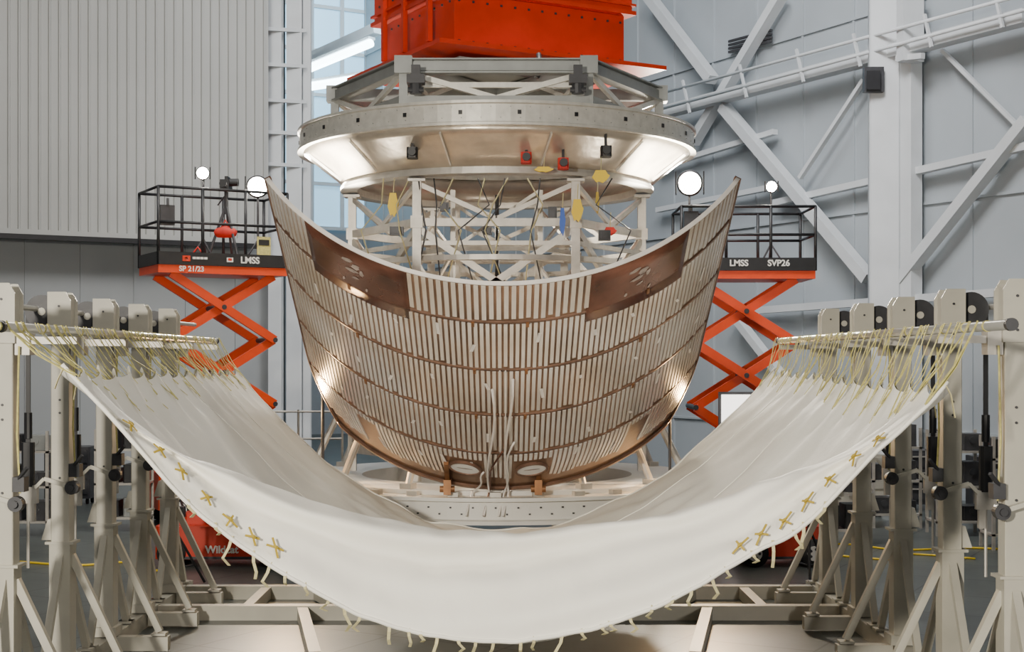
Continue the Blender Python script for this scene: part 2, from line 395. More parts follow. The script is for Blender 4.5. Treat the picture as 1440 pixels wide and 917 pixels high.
MB().tube([(.4,16.9,6.15),(.42,16.85,6.0),(.38,16.8,5.85)],.03,8).build('lifting_hook','dark',rb,True)
# ---------------------------------------------------------------- curved panel
TH = R(60); HY, HZ, RR, PH = 15.45, 1.12, 2.5, 56.0; HH = 4.05
def PP(phi, h, off=0.0):
    if h < 1.0: phi = phi*(1-.17*(1-max(h,0)/1.0)**2.0)
    r = RR+off; d = RR - r*math.cos(phi)
    return Vector((-.02 + r*math.sin(phi), HY + d*math.cos(TH) - h*math.sin(TH), HZ + d*math.sin(TH) + h*math.cos(TH)))
pn = thing('fairing_panel','tall curved bronze panel with rows of pale silver ribs tipping over the sling','curved panel',(-.02,HY,HZ))
def grid(mb, f, nu, nv):
    base = len(mb.v)
    for j in range(nv+1):
        for i in range(nu+1): mb.v.append(f(i/nu, j/nv))
    for j in range(nv):
        for i in range(nu):
            a = base+j*(nu+1)+i; mb.f.append((a,a+1,a+nu+2,a+nu+1))
def shell(phi0, phi1, h0, h1, o0, o1, nu, nv):
    mb = MB()
    fo = lambda u,v: PP(phi0+(phi1-phi0)*u, h0+(h1-h0)*v, o1)
    fi = lambda u,v: PP(phi0+(phi1-phi0)*u, h0+(h1-h0)*v, o0)
    grid(mb, fo, nu, nv); grid(mb, fi, nu, nv)
    off = (nu+1)*(nv+1)
    for i in range(nu):
        mb.f.append((i, i+off, i+1+off, i+1)); a = nv*(nu+1)+i; mb.f.append((a, a+1, a+1+off, a+off))
    for j in range(nv):
        a = j*(nu+1); b = (j+1)*(nu+1); mb.f.append((a,b,b+off,a+off)); a += nu; b += nu; mb.f.append((a,a+off,b+off,b))
    return mb
shell(-R(PH), R(PH), 0, HH, -.018, 0, 72, 28).build('skin','panel',pn,True)
rows = [(.24,.82),(.88,1.67),(1.73,2.57),(2.63,3.41),(3.47,4.03)]
strips = MB()
for ri, (h0, h1) in enumerate(rows):
    NC = 76 if ri == 4 else 92; pitch = 2*PH/NC
    for c in range(NC):
        ph = -PH + (c+.5)*pitch
        inp = (-43 < ph < -19 or 17 < ph < 40)
        if ri == 4 and inp: continue
        hh1 = h1-.14 if (ri == 3 and inp) else h1
        hh0 = h0 + .06*random.random()
        if ri == 0:
            if abs(ph+9.6) < 5 or abs(ph-7.2) < 5: hh0 = .68
            if abs(abs(ph)-36) < 3: hh0 = .74
        if 0 < ri < 4 and abs(ph) < .55: continue
        w = pitch*.30
        a0, a1 = R(ph-w), R(ph+w)
        nvv = 4; base = len(strips.v)
        for j in range(nvv+1):
            h = hh0+(hh1-hh0)*j/nvv
            strips.v += [PP(a0,h,0), PP(a0,h,.014), PP(a1,h,.014), PP(a1,h,0)]
        for j in range(nvv):
            for q in range(3):
                a = base+4*j+q; strips.f.append((a,a+1,a+5,a+4))
        e = base+4*nvv; strips.f.append((base,base+3,base+2,base+1)); strips.f.append((e,e+1,e+2,e+3))
strips.build('stringers','strip',pn)
for h in (.85,1.70,2.60,3.44):
    shell(-R(PH), R(PH), h-.02, h+.02, 0, .010, 72, 1).build('joint_band','joint',pn,True)
for a0, a1 in ((-43,-19),(17,40)):
    shell(R(a0), R(a1), 3.28, 4.03, 0, .012, 16, 4).build('dark_patch','patch',pn,True, label='dark maroon patch at the upper corner of the panel')
    cc = (a0+a1)/2
    for dph, h, w, hh in ((-1.5,3.86,1.5,.035),(.5,3.80,1.2,.045),(-.6,3.72,1.7,.03),(1.8,3.74,.6,.05),(0,3.62,.9,.02),(2.5,3.5,.35,.03),(-3,3.52,.35,.03)):
        N_ = 14; pts = []
        for q in range(N_):
            a = 2*math.pi*q/N_; rr = random.uniform(.65,1.1)
            pts.append(PP(R(cc+dph+w*rr*math.cos(a)), h+hh*rr*math.sin(a)+.012*math.cos(a), .016))
        MB().add(pts,[tuple(range(N_))]).build('faded_marking','smudge',pn)
shell(-R(PH), R(PH), HH-.008, HH+.006, -.024, .014, 72, 1).build('top_rim','seam',pn,True)
shell(-R(PH), R(PH), -.02, .04, -.03, .02, 72, 1).build('bottom_rim','joint',pn,True)
for s in (-1,1):
    a = s*R(PH); shell(a-R(.35), a+R(.35), 0, HH, -.04, .02, 2, 28).build('side_edge','joint',pn,True)
for ph in (-.6,.6): shell(R(ph-.14),R(ph+.14),.3,2.6,0,.024,1,10).build('centre_seam','seam',pn)
for ri,(h0,h1) in enumerate(rows[:4]):
    for ph in (-44,-33,-23,-13,-5,9,18,29,39,47):
        p = ph+random.uniform(-3,3); h = h0+(h1-h0)*random.uniform(.15,.7); ln = random.uniform(.06,.2); sk = random.uniform(-.8,.8)
        pts = [PP(R(p-.35),h,.019),PP(R(p+.35),h,.019),PP(R(p+.35+sk),h+ln,.019),PP(R(p-.35+sk),h+ln,.019)]
        MB().add(pts,[(0,1,2,3)]).build('doubler_pad','seam',pn)
for ri in range(1,4):
    for ph in (-33,-6,5,31):
        h = rows[ri][1]-.04; shell(R(ph-.3),R(ph+.3),h,h+.07,0,.022,2,1).build('amber_tab','copper',pn)
for ph in (-9.6,7.2):
    mb = MB(); mc = MB(); n = 28
    c = PP(R(ph),.48,.012); ex = (PP(R(ph+1),.6,.012)-PP(R(ph-1),.6,.012)).normalized(); ez = (PP(R(ph),.7,.012)-PP(R(ph),.5,.012)).normalized(); en = ex.cross(ez).normalized()
    if en.y > 0: en = -en
    def el(rx, rz_, o): return [c+ex*rx*math.cos(2*math.pi*i/n)+ez*rz_*math.sin(2*math.pi*i/n)+en*o for i in range(n)]
    mb.add(el(.175,.145,.0)+el(.175,.145,.03)+el(.155,.125,.03)+el(.155,.125,.0), [(r*n+i, r*n+(i+1)%n, (r+1)*n+(i+1)%n, (r+1)*n+i) for r in range(3) for i in range(n)])
    hp = mb.build('port_rim','joint',pn)
    mc.add(el(.157,.127,.016), [tuple(range(n))]); mc.build('port_window','mirror',hp)
    MB().add(el(.09,.010,.02), [tuple(range(n))]).build('port_slot','smudge',hp)
for x in (-.62,.36):
    MB().box((x,15.36,1.14),(.08,.2,.16)).tube([(x-.08,15.3,1.12),(x+.08,15.3,1.12)],.035,12).bar((x,15.3,1.22),(x,15.02,1.42),.05,.04).build('hinge','copper',pn)
for i,(x0,x1,hh) in enumerate(((-.12,-.16,2.3),(.05,.02,2.5),(-.05,-.2,1.0),(.09,-.02,1.2),(-.2,-.34,.5))):
    pts = []
    for j in range(9):
        t = j/8; h = hh*(1-t); p = PP(0,h,.05); pts.append(Vector((x0+(x1-x0)*t+.03*math.sin(6*t+i), p.y-.03*math.sin(math.pi*t), p.z)))
    e = pts[-1]; pts += [e+Vector((-.03,-.12,-.12)), e+Vector((-.06,-.2,-.24))]
    MB().tube(pts,.013 if i<2 else .011,6).build('cable','seam' if i!=2 else 'patch',pn,True)
# ---------------------------------------------------------------- sling
XL, XR = -2.93, 2.78
NS = 15
def sstep(t): t = max(0,min(1,t)); return t*t*(3-2*t)
def FF(s, v, wr=True):
    w1 = 1-s*s
    Y = 8.35+(14.3-8.35)*v + .26*w1*(1-v)**4
    W = 2.60+(2.72-2.60)*v
    zt = 2.43 + (.05 if s < 0 else -.05)*(1-v)
    vc = .115*(1-.45*s*s)                   # rolled lip line
    t = v/vc
    pk = 1.38-.60*abs(s)**4
    ew = max(0,w1)**.45
    if t <= 1: base = .80 + (pk-.80)*math.sin(t*math.pi/2)**1.05
    else: base = pk - (pk-.80)*sstep((v-vc)/.17)**.75
    z = zt-(zt-base)*w1
    if t > 1: z -= ew*.30*sstep((t-1)/.55)*(1-sstep((v-vc-.10)/.5))
    if t < 1.2: Y -= ew*.12*math.sin(min(1,t/1.2)*math.pi)
    x = s*W
    if wr:
        e = max(0, (abs(s)-.82)/.18); ph = v*NS*math.pi
        z -= .09*e*e*abs(math.sin(ph))
        x += (.034*math.sin(ph*2)*e**2) * (1 if s > 0 else -1)
        nz = noise.noise
        z += ew*.050*nz(Vector((s*1.0, v*15, 0)))
        z += .030*nz(Vector((s*3+9, v*18+s*5, 3)))
        f = math.exp(-((t-.60)/.45)**2)
        fold = .050*math.sin(t*9+2.6*s*s+2.0*nz(Vector((s*1.6,5,1))))+.028*math.sin(t*18-3*s+3.2*nz(Vector((s*2.6,1,1))))+.06*nz(Vector((s*2.2,t*2.4,8)))
        Y -= ew*f*fold*1.25; z += ew*f*fold*.35
        z += .012*nz(Vector((s*16, v*10, 7)))*(1-v*.4)
        z += .035*math.exp(-((abs(s)-.70)/.22)**2)*math.sin(abs(s)*16+v*50)*math.exp(-v*3)
        if v > .2:
            g = sstep((v-.2)/.3)*ew
            z += g*(.05*nz(Vector((s*5,v*3,2)))+.03*nz(Vector((s*9+v*8,v*7,4))))
            x += g*.03*nz(Vector((s*4+2,v*6,9)))
    return Vector((x, Y, z))
sl = thing('catch_sling','huge white fabric sling hung in a deep curve between two side pipes','sling',(0,11.3,2.45))
mb = MB(); nu, nv = 250, 220
def vmap(v): return v**1.6
grid(mb, lambda u,v: FF(2*u-1, vmap(v)), nu, nv)
fab = mb.build('fabric','fabric',sl,True)
MB().tube([FF(-1+2*i/160, 0) for i in range(161)], .014, 6).build('front_hem','fabric',sl,True)
MB().tube([FF(-1+2*i/160, 1) for i in range(161)], .012, 6).build('rear_hem','fabric',sl,True)
for vv in (.55,.78):
    MB().tube([FF(-1+2*i/240, vv)+Vector((0,0,.002)) for i in range(241)], .005, 5).build('fabric_seam','fabric',sl,True)
for s in (-1,1):
    X = XL if s < 0 else XR
    for i in range(NS+1):
        v = min(1,max(0,i/NS)); q = FF(s*.995, v)
        mb = MB()
        for dy in (-.26,-.10,.10,.24):
            yy = max(8.3, q.y+dy+random.uniform(-.07,.07)); pt = Vector((X, yy, 2.70))
            top = pt+Vector((-s*.02,0,.035))
            sp = .99-random.uniform(0,.06); e = FF(s*sp, min(1,max(0,v+random.uniform(-.012,.012))))+Vector((-s*.01,-.01,.012))
            m_ = pt.lerp(e,.5)+Vector((0,random.uniform(-.04,.04),-random.uniform(0,.04)))
            mb.ribbon([top, pt+Vector((-s*.045,0,-.02)), m_, e], random.choice((.012,.018,.018)), (0,1,random.uniform(-.4,.4)))
        mb.tube([(X,q.y-.175,2.70),(X,q.y-.15,2.70)],.034,10)
        mb.build('hanging_strap','strap',sl)
        MB().ribbon([q, q+Vector((s*.02,-.04,-.06)), q+Vector((s*.05,-.02,-.12-.1*random.random()))], .02,(0,1,0)).build('loose_tail','palestrap',sl)
def nrm(s, v):
    p = FF(s,v,False); a = FF(s+.01,v,False)-p; b = FF(s,v+.01,False)-p; a.normalize(); b.normalize(); n = a.cross(b).normalized()
    if n.dot(Vector((0,0,2.5))-p) < 0: n = -n
    return p, a, b, n
for px in (180,220,250,285,318,350,382,1240,1207,1172,1140,1108,1075,1045):
    s = (px-710)/FOC*8.5/2.6; p, a, b, n = nrm(s, .018)
    p = FF(s,.018)+n*.03; mb = MB(); ang = random.uniform(-.5,.5)
    for t in (R(38)+ang, R(-38)+ang):
        ln = random.uniform(.045,.062)
        d = a*math.cos(t)+b*math.sin(t)*1.1; w = n.cross(d)
        mb.ribbon([p-d*ln+n*.003, p+n*.012, p+d*random.uniform(.045,.062)+n*.003], .013, w)
    mb.ribbon([p-a*.016+n*.02,p+n*.024,p+a*.016+n*.02],.018,b)
    mb.build('tape_cross','tape',sl)
for i in range(34):
    s = -.72+1.46*i/33 + random.uniform(-.015,.015); p = FF(s,.0); L_ = random.uniform(.05,.16)
    c = random.uniform(-.06,.06)
    MB().ribbon([p+Vector((0,.01,.02)), p+Vector((c*.3,-.02,-L_*.3)), p+Vector((c,-.01,-L_*.7)), p+Vector((c*.4,.02,-L_))], .020, (1,random.uniform(-.6,.6),0)).build('loose_tail','palestrap',sl)
for nm, X, y0, y1, lab in (('support_pipe',XL,8.25,14.4,'long steel pipe carrying the straps on the side of the lift with the tripod camera'),
                         ('support_pipe',XR,7.8,14.4,'long steel pipe with dark end cap carrying straps on the side of the wall braces')):
    t = thing(nm, lab, 'pipe', (X,(y0+y1)/2,2.70), 'pipes holding the sling')
    MB().tube([(X,y0,2.70),(X,y1,2.70)],.03,16).build('pipe_body','pipe',t,True)
    for ya, yb in ((y0-.01,y0+.03),(y1-.03,y1+.01)): MB().tube([(X,ya,2.70),(X,yb,2.70)],.036,16).build('end_cap','dark',t)
for X, y0, y1, lab in ((-3.62,10.2,16.6,'thin outer steel pipe running behind the post heads under the corrugated door'),(3.62,10.2,15.2,'thin outer steel pipe behind the post heads near the wall braces')):
    tag(MB().tube([(X,y0,2.90),(X,y1,2.92)],.022,12).build('outer_pipe','pipe',None,True,loc=(X,(y0+y1)/2,2.9)),lab,'pipe','outer pipes')
# ---------------------------------------------------------------- stanchions
def make_stanchion(sx):
    t = thing('stanchion','x','post',(0,0,0),'cream posts holding the sling pipes')
    MB().box((0,0,1.61),(.14,.14,2.78),bev=.006).build('column','cream',t)
    hp = [(-.09*sx,2.62),(.09*sx,2.62),(.09*sx,2.96),(.05*sx,3.03),(-.09*sx,3.03)]
    MB().prism(hp,-.09,-.073).prism(hp,.073,.09).build('head_plate','cream',t)
    mb = MB()
    for z in (2.92,2.7,2.2,2.1,1.6): mb.disc((0,-.094 if z>2.6 else -.073,z),.009,.01,'Y',8)
    mb.build('bolt_row','dark',t)
    MB().box((0,0,.66),(.16,.16,.86)).prism([(-.15*sx,1.12),(-.06*sx,1.12),(-.06*sx,1.28),(-.10*sx,1.28)],-.05,.05).box((0,0,1.10),(.22,.18,.02)).build('sleeve','cream',t)
    for v in ((.02,-.56),(.02,.56),(.46,0)):
        MB().bar((v[0]*.15*sx,v[1]*.12,1.0),(v[0]*sx,v[1],.18),.055).box((v[0]*sx,v[1],.16),(.12,.12,.02)).build('brace','cream',t)
    MB().box((.31*sx,0,.08),(.46,.1,.12)).box((0,0,.19),(.22,.22,.08)).build('foot','cream',t)
    pl = MB().disc((-.15*sx,-.02,2.88),.13,.03,'Y',28).build('pulley','dark',t)
    MB().disc((-.15*sx,-.02,2.88),.03,.05,'Y',12).build('hub','cream',pl)
    MB().box((.27*sx,0,2.64),(.40,.06,.05)).box((.47*sx,0,2.64),(.05,.07,.05)).box((.13*sx,0,2.62),(.1,.12,.16)).build('pipe_arm','alu',t)
    MB().box((-.26*sx,-.02,2.25),(.035,.012,1.25)).build('lifting_strap','black',t)
    w = MB().box((-.26*sx,-.02,1.70),(.09,.08,.34),bev=.02).tube([(-.26*sx,-.02,1.9),(-.26*sx,-.02,2.1)],.03,10).build('damper','black',t)
    MB().box((-.26*sx,-.02,1.47),(.15,.05,.14)).tube([(-.26*sx,-.02,1.4),(-.26*sx,-.02,.9)],.012,6).box((-.23*sx,-.02,1.33),(.05,.04,.14)).build('clevis','alu',w)
    sp = MB().disc((.11*sx,-.11,1.53),.052,.07,'Y',20).disc((.11*sx,-.155,1.53),.025,.03,'Y',12).build('winch_spool','dark',t)
    MB().bar((.12*sx,-.12,1.53),(-.10*sx,-.13,1.60),.03).bar((-.10*sx,-.13,1.60),(-.17*sx,-.13,1.53),.025).build('lever','cream',sp)
    MB().box((.12*sx,-.06,1.66),(.08,.1,.10)).bar((.12*sx,-.1,1.7),(.2*sx,-.16,1.78),.02).build('ratchet','dark',t)
    MB().tube([(.13*sx,-.1,1.6),(.11*sx,-.1,2.0),(.12*sx,-.09,2.6)],.007,6).build('winch_cord','strap',t)
    return t
ordL = ['nearest','second from the front','third from the front','fourth from the front','farthest']
for side, X, Ys in ((-1,-3.42,(9.75,11.0,12.2,13.35,14.5)),(1,3.30,(9.25,10.55,11.85,13.15,14.5))):
    st0 = make_stanchion(-side)
    for i, Y in enumerate(Ys):
        o = st0 if i == 0 else dup(st0)
        o.location = (X,Y,0)
        o['label'] = 'cream steel post with pulley, %s in the %s' % (ordL[i], 'row below the corrugated door' if side<0 else 'row below wall braces')
bf = thing('floor_framework','long low cream steel floor frame crossing beneath the white sling','frame',(0,13.5,0))
for Y in (14.95,13.75):
    MB().bar((-3.34,Y,.07),(3.22,Y,.07),.12,.14).build('cross_beam','cream',bf)
for s in (-1,1):
    X = -3.42 if s<0 else 3.30
    MB().bar((X,8.7,.07),(X,15.3,.07),.13,.14).build('side_rail','cream',bf)
    MB().bar((s*1.95,14.85,.07),(s*1.5,13.8,.07),.1,.12).build('diagonal_beam','cream',bf)
    MB().bar((s*1.95,13.70,.07),(s*1.55,11.6,.07),.1,.12).build('diagonal_beam','cream',bf)
    MB().bar((s*2.5,14.9,.07),(s*2.5,13.8,.07),.1,.12).build('short_beam','cream',bf)
# ---------------------------------------------------------------- scissor lifts
def lift(lab, loc, rz, deck, top, Ln, x0, x1, txt, grp='orange scissor lifts'):
    t = thing('scissor_lift', lab, 'scissor lift', (0,0,0), grp)
    W_ = 1.1; h = Ln/2
    MB().box((0,0,deck-.06),(Ln,W_,.12)).build('deck','orange',t)
    MB().box((0,-W_/2-.012,deck+.10),(Ln,.03,.19)).box((0,W_/2+.012,deck+.10),(Ln,.03,.19)).box((-h,0,deck+.1),(.03,W_,.19)).box((h,0,deck+.1),(.03,W_,.19)).build('toe_board','black',t)
    mb = MB()
    for z in (top, (deck+top)/2+.06):
        for y in (-W_/2, W_/2): mb.tube([(-h,y,z),(h,y,z)],.022,8)
        for x in (-h, h): mb.tube([(x,-W_/2,z),(x,W_/2,z)],.022,8)
    mb.build('guard_rail','black',t,True)
    for x in (-h,-h/3,h/3,h):
        for y in (-W_/2,W_/2): MB().tube([(x,y,deck),(x,y,top)],.024,8).build('rail_post','black',t,True)
    MB().box((-h+.15,-W_/2+.08,deck+.75),(.22,.1,.3)).tube([(-h+.15,-W_/2+.02,deck+.9),(-h+.15,-W_/2+.02,deck+1.0)],.02,8).build('control_box','dark',t)
    b0 = .82; n = 3; lv = (deck-.12-b0)/n
    for lvl in range(n):
        za = b0+lv*lvl; zb = za+lv
        for y in (-.38,.38):
            yo = .04 if y > 0 else -.04
            MB().bar((x0,y,za),(x1,y,zb),.06,.13).build('scissor_arm','orange',t)
            MB().bar((x1,y+yo*1.6,za),(x0,y+yo*1.6,zb),.06,.13).build('scissor_arm','orange',t)
        for a_, b_ in ((x0,za),(x1,za),((x0+x1)/2,(za+zb)/2)): MB().tube([(a_,-.48,b_),(a_,.48,b_)],.04,10).build('pivot_pin','dark',t)
    MB().tube([(x0+.3,0,b0+.2),(x1-.3,0,b0+lv+.3)],.06,12).build('hydraulic_ram','dark',t)
    MB().box((0,0,.52),(Ln*.95,.9,.56),bev=.05).build('chassis','orange',t)
    MB().box((0,-.5,.52),(Ln*.6,.08,.36)).build('side_tray','dark',t)
    for x in (-h*.7,h*.7):
        for y in (-.46,.46):
            w = MB().disc((x,y,.24),.24,.16,'Y',24).build('wheel','rubber',t,True); MB().disc((x,y+(.085 if y>0 else -.085),.24),.13,.02,'Y',16).build('wheel_hub','white',w)
    for s_, size, x, z, m in txt:
        if size < 0: MB().box((x,-W_/2-.03,z),(-size,.012,-size*.7)).build('badge',m,t)
        else: text('lettering',s_,size,m,(x,-W_/2-.035,z),t,bold=size*.03)
    t.location = loc; t.rotation_euler = (0,0,rz); return t
lc = P(300,375,22.3)
ll = lift('orange scissor lift raised below the corrugated door, carrying a tripod camera', (lc.x,22.3,0), R(29), 3.95, 5.12, 2.04, -.80, .85,
     [('LMSS',.14,.40,4.05,'white'),('SP 21/23',.11,-.52,3.89,'white'),('',-.12,-.60,4.05,'red'),('',-.05,-.60,4.05,'white'),('',-.05,-.48,4.06,'white'),('',-.05,-.42,4.06,'white'),('',-.05,-.36,4.06,'white'),('',-.05,-.30,4.06,'white'),('',-.10,.08,4.05,'white'),('',-.06,.08,4.055,'red')])
rc = P(1044,390,22)
lift('orange scissor lift raised in front of the braced wall, beside the bare flood lamp', (rc.x,22,0), 0, 3.86, 4.83, 2.02, -.78, .75,
     [('LMSS',.13,-.15,3.97,'white'),('SVP26',.13,.45,3.97,'white')])
p = P(371,348,22.2); t = thing('warning_placard','yellow and black placard tied to the inner end of the camera lift','sign',tuple(p))
MB().box(p,(.22,.02,.34),rz=R(29)).build('board','strap',t); MB().box(p+Vector((.006,-.014,.08)),(.17,.01,.09),rz=R(29)).build('band','black',t)
def aim(o, tgt):
    o.rotation_euler = (Vector(tgt)-Vector(o.location)).to_track_quat('-Z','Y').to_euler()
def spot(p, tgt, power, ang=75, col=(1,.90,.74), soft=.15):
    l = bpy.data.lights.new('flood_light','SPOT'); l.energy = power; l.spot_size = R(ang); l.spot_blend = .7; l.color = col; l.shadow_soft_size = soft
    lo = bpy.data.objects.new('flood_light', l); C.objects.link(lo); lo.location = p; aim(lo, tgt)
def flood(px, py, Y, deckz, lab, r, power, tgt):
    p = P(px,py,Y); t = thing('flood_lamp', lab, 'lamp', (p.x,p.y,deckz), 'flood lamps on the lifts')
    d = (Vector((0,0,2.6))-p).normalized()
    MB().tube([p-d*.18, p-d*.13, p+d*.0],[r*.45,r*.9,r*1.2],20).build('housing','dark',t,True)
    MB().tube([p+d*.0, p+d*.03],r*1.0,24).build('lens','lamp',t)
    sd = d.cross(Vector((0,0,1))).normalized()
    for q in (-1,1): MB().bar(p+sd*q*r*1.25-Vector((0,0,r)), p+sd*q*r*1.25+Vector((0,0,r)),.02,r*1.1,up=d).build('barn_door','black',t)
    MB().tube([(p.x,p.y+.05,p.z-.08),(p.x,p.y+.05,deckz+.02)],.018,8).build('pole','dark',t)
    for a in (90,210,330): MB().tube([(p.x,p.y+.05,deckz+.45),(p.x+.28*math.cos(R(a)),p.y+.05+.28*math.sin(R(a)),deckz+.02)],.014,6).build('leg','dark',t)
    if power: spot(p+(Vector(tgt)-p).normalized()*.25, tgt, power)
flood(285,243,22.2,3.96,'small bright flood lamp nearest the outer end of the camera lift',.09,0,None)
flood(362,262,22.4,3.96,'bright flood lamp at the inner corner of the camera lift',.15,2500,(-1.2,17.2,4.6))
flood(970,257,21.9,3.87,'very bright flood lamp beside the rim of the curved panel',.17,2500,(1.1,17.2,4.6))
flood(1085,262,22.1,3.87,'smaller bare flood lamp in the middle of the lift near the wall braces',.08,0,None)
for sx, lab in ((-1,'small work lamp behind the curved panel on the tripod lift side'),(1,'small work lamp behind the curved panel on the wall brace side')):
    p = Vector((sx*2.02-.1,16.55,3.45)); tg = Vector((sx*2.12-.1,16.9,5.0))
    t = thing('work_lamp',lab,'lamp',(p.x,p.y,1.05),'work lamps on the platform')
    d = (tg-p).normalized()
    MB().tube([p-d*.2,p-d*.14,p],[.04,.1,.12],16).build('housing','dark',t,True); MB().tube([p,p+d*.02],.105,16).build('lens','lamp',t)
    MB().tube([p-d*.15,(p.x,p.y,1.06)],.018,8).build('pole','dark',t); MB().box((p.x,p.y,1.06),(.16,.16,.03)).build('foot','dark',t)
    spot(p+d*.1, tg, 4500, 62, (1,.93,.80), .08)
    spot(Vector((sx*2.5-.1,16.7,1.9)), (sx*1.7,15.7,1.6), 260, 120, (1,.62,.28), .1)
spot(Vector((-.1,17.2,1.8)), (-.1,17.9,4.6), 160, 110, (1,.78,.52), .3)
tc = P(318,350,22.3); tp = thing('video_camera_tripod','black video camera on a tall tripod standing on the raised lift','tripod',(tc.x,tc.y,3.96))
hd = Vector((tc.x,tc.y,5.05))
for a in (80,200,320): MB().tube([hd-Vector((0,0,.1)),(tc.x+.33*math.cos(R(a)),tc.y+.33*math.sin(R(a)),3.97)],.022,8).build('leg','dark',tp)
MB().tube([hd-Vector((0,0,.25)),hd+Vector((0,0,.1))],.03,10).build('centre_column','dark',tp)
cb = MB().box(hd+Vector((0,0,.2)),(.14,.3,.16)).box(hd+Vector((.02,0,.31)),(.05,.2,.05)).build('camera_body','black',tp)
MB().disc(hd+Vector((.12,-.05,.24)),.06,.16,'X',16).build('camera_lens','black',cb); MB().disc(hd+Vector((0,-.2,.2)),.055,.14,'Y',16).build('camera_lens','black',cb)
MB().tube([hd+Vector((0,.1,.1)),hd+Vector((-.18,.25,-.08))],.012,6).build('pan_handle','dark',tp)
def bag(lab, c, w, h):
    mb = MB().tube([Vector(c)+Vector((-w/2,0,h*.35)),Vector(c)+Vector((-w*.4,0,h*.4)),Vector(c)+Vector((0,0,h*.5)),Vector(c)+Vector((w*.4,0,h*.4)),Vector(c)+Vector((w/2,0,h*.35))],[h*.2,h*.36,h*.48,h*.36,h*.2],12)
    t = thing('sandbag',lab,'bag',c,'red sandbags'); mb.build('bag_body','redbag',t,True); MB().tube([Vector(c)+Vector((-w*.2,0,h*.8)),Vector(c)+Vector((0,0,h*1.4)),Vector(c)+Vector((w*.2,0,h*.8))],.015,6).build('handle','redbag',t,True)
bag('red sandbag hanging between the tripod legs',(tc.x,tc.y-.05,4.42),.34,.2)
bag('red sandbag lying on the lift deck beside the tripod',(tc.x-.38,tc.y-.3,3.98),.45,.2)
def camlet(px, py, Y, m, lab, grp=None):
    p = P(px,py,Y); t = thing('action_camera', lab, 'camera', tuple(p), grp)
    MB().box(p,(.12,.18,.12),bev=.02).build('camera_body',m,t); MB().disc(p+Vector((0,-.11,0)),.045,.08,'Y',16).build('camera_lens','black',t)
    MB().bar(p+Vector((0,0,.06)),p+Vector((0,.1,.26)),.03).build('mount_arm','dark',t)
camlet(740,222,15.9,'redbag','red wrapped camera with round lens, first from the centre under the ring')
camlet(792,230,15.95,'redbag','red wrapped camera between the yellow tag and the black camera')
camlet(852,213,15.9,'black','black camera hanging under the ring near the bright reflection')
camlet(580,215,15.95,'black','small dark camera under the ring on the side of the tripod lift')
def rag(px, py, Y, w, h, m, lab, nm='cloth_tag'):
    mb = MB(); c = P(px,py,Y); a = Vector((c.x,c.y,c.z+h/2))
    pts = [(-w*.3,h*.5),(w*.25,h*.5),(w*.38,h*.2),(w*.5,h*.1),(w*.42,-h*.1),(w*.3,-h*.3),(w*.1,-h*.5),(-w*.1,-h*.38),(-w*.25,-h*.45),(-w*.5,-h*.05),(-w*.4,h*.2)]
    mb.prism(pts,-.02,.02,c=c); t = thing(nm,lab,'tag',tuple(c)); mb.build('cloth',m,t); MB().tube([a,a+Vector((.01,.05,.18))],.006,5).build('cord','palestrap',t)
rag(812,296,16.2,.14,.26,'yellow','bright yellow cloth tag on the tower column near the blue tag')
rag(845,248,15.9,.20,.14,'yellow','yellow cloth hanging below the black camera')
rag(765,238,15.95,.22,.06,'yellow','narrow yellow tape between the two red cameras')
rag(553,288,16.5,.13,.28,'yellow','orange-yellow cloth tag on the tower side nearest the tripod lift')
rag(791,312,16.15,.07,.32,'blue','blue cloth strip beside the bright yellow tag')
rag(858,325,16.8,.16,.10,'redbag','small red cloth tied to the tower beam')
rag(840,285,16.9,.05,.26,'tape','amber hanging strip on the tower behind the yellow tag')
# ---------------------------------------------------------------- floor machines
def cart(lab, c, L_, col, txt=None):
    t = thing('utility_cart', lab, 'cart', c, 'low red machines on the floor'); x, y, _ = c
    MB().box((x,y,.29),(L_,.7,.40),bev=.05).box((x,y+.1,.56),(L_*.6,.45,.14),bev=.04).build('body',col,t)
    MB().box((x,y-.36,.11),(L_*.9,.02,.03)).build('bumper','dark',t)
    for dx in (-L_*.36,L_*.36):
        for dy in (-.36,.34):
            dd = L_*.46 if (txt and dy < 0 and dx > 0) else dx
            w = MB().disc((x+dd,y+dy,.17),.17,.12,'Y',24).build('wheel','rubber',t,True)
            h_ = MB().disc((x+dd,y+dy-.065,.17),.09,.015,'Y',16).build('wheel_hub','white',w)
            mb = MB()
            for q in range(5):
                a = 2*math.pi*q/5; mb.disc((x+dd+.055*math.cos(a),y+dy-.075,.17+.055*math.sin(a)),.018,.01,'Y',8)
            mb.build('hub_hole','dark',h_)
    MB().tube([(x-L_*.3,y,.6),(x-L_*.34,y-.05,.8),(x-L_*.2,y-.05,.84)],.02,8).build('handle','dark',t,True)
    if txt: text('lettering',txt,.125,'white',(x+.07,y-.375,.21),t,bold=.004)
cart('low red machine with white lettering behind the posts below the camera lift',(-3.50,17.6,0),1.5,'red','Wildcat')
cart('low red cart with a spoked wheel behind the posts below the braced wall',(3.38,17.6,0),1.0,'red')
def tripod(lab, x, y, h):
    t = thing('equipment_tripod', lab, 'tripod', (x,y,0), 'small black tripods')
    for a in (20,140,260):
        MB().tube([(x,y,h*.75),(x+.3*math.cos(R(a)),y+.3*math.sin(R(a)),.01)],.016,6).build('leg','black',t)
        MB().tube([(x,y,h*.25),(x+.19*math.cos(R(a)),y+.19*math.sin(R(a)),h*.28)],.01,6).build('brace','black',t)
    MB().tube([(x,y,h*.2),(x,y,h)],.018,8).build('pole','black',t); MB().box((x,y,h+.06),(.16,.12,.12)).build('head','black',t)
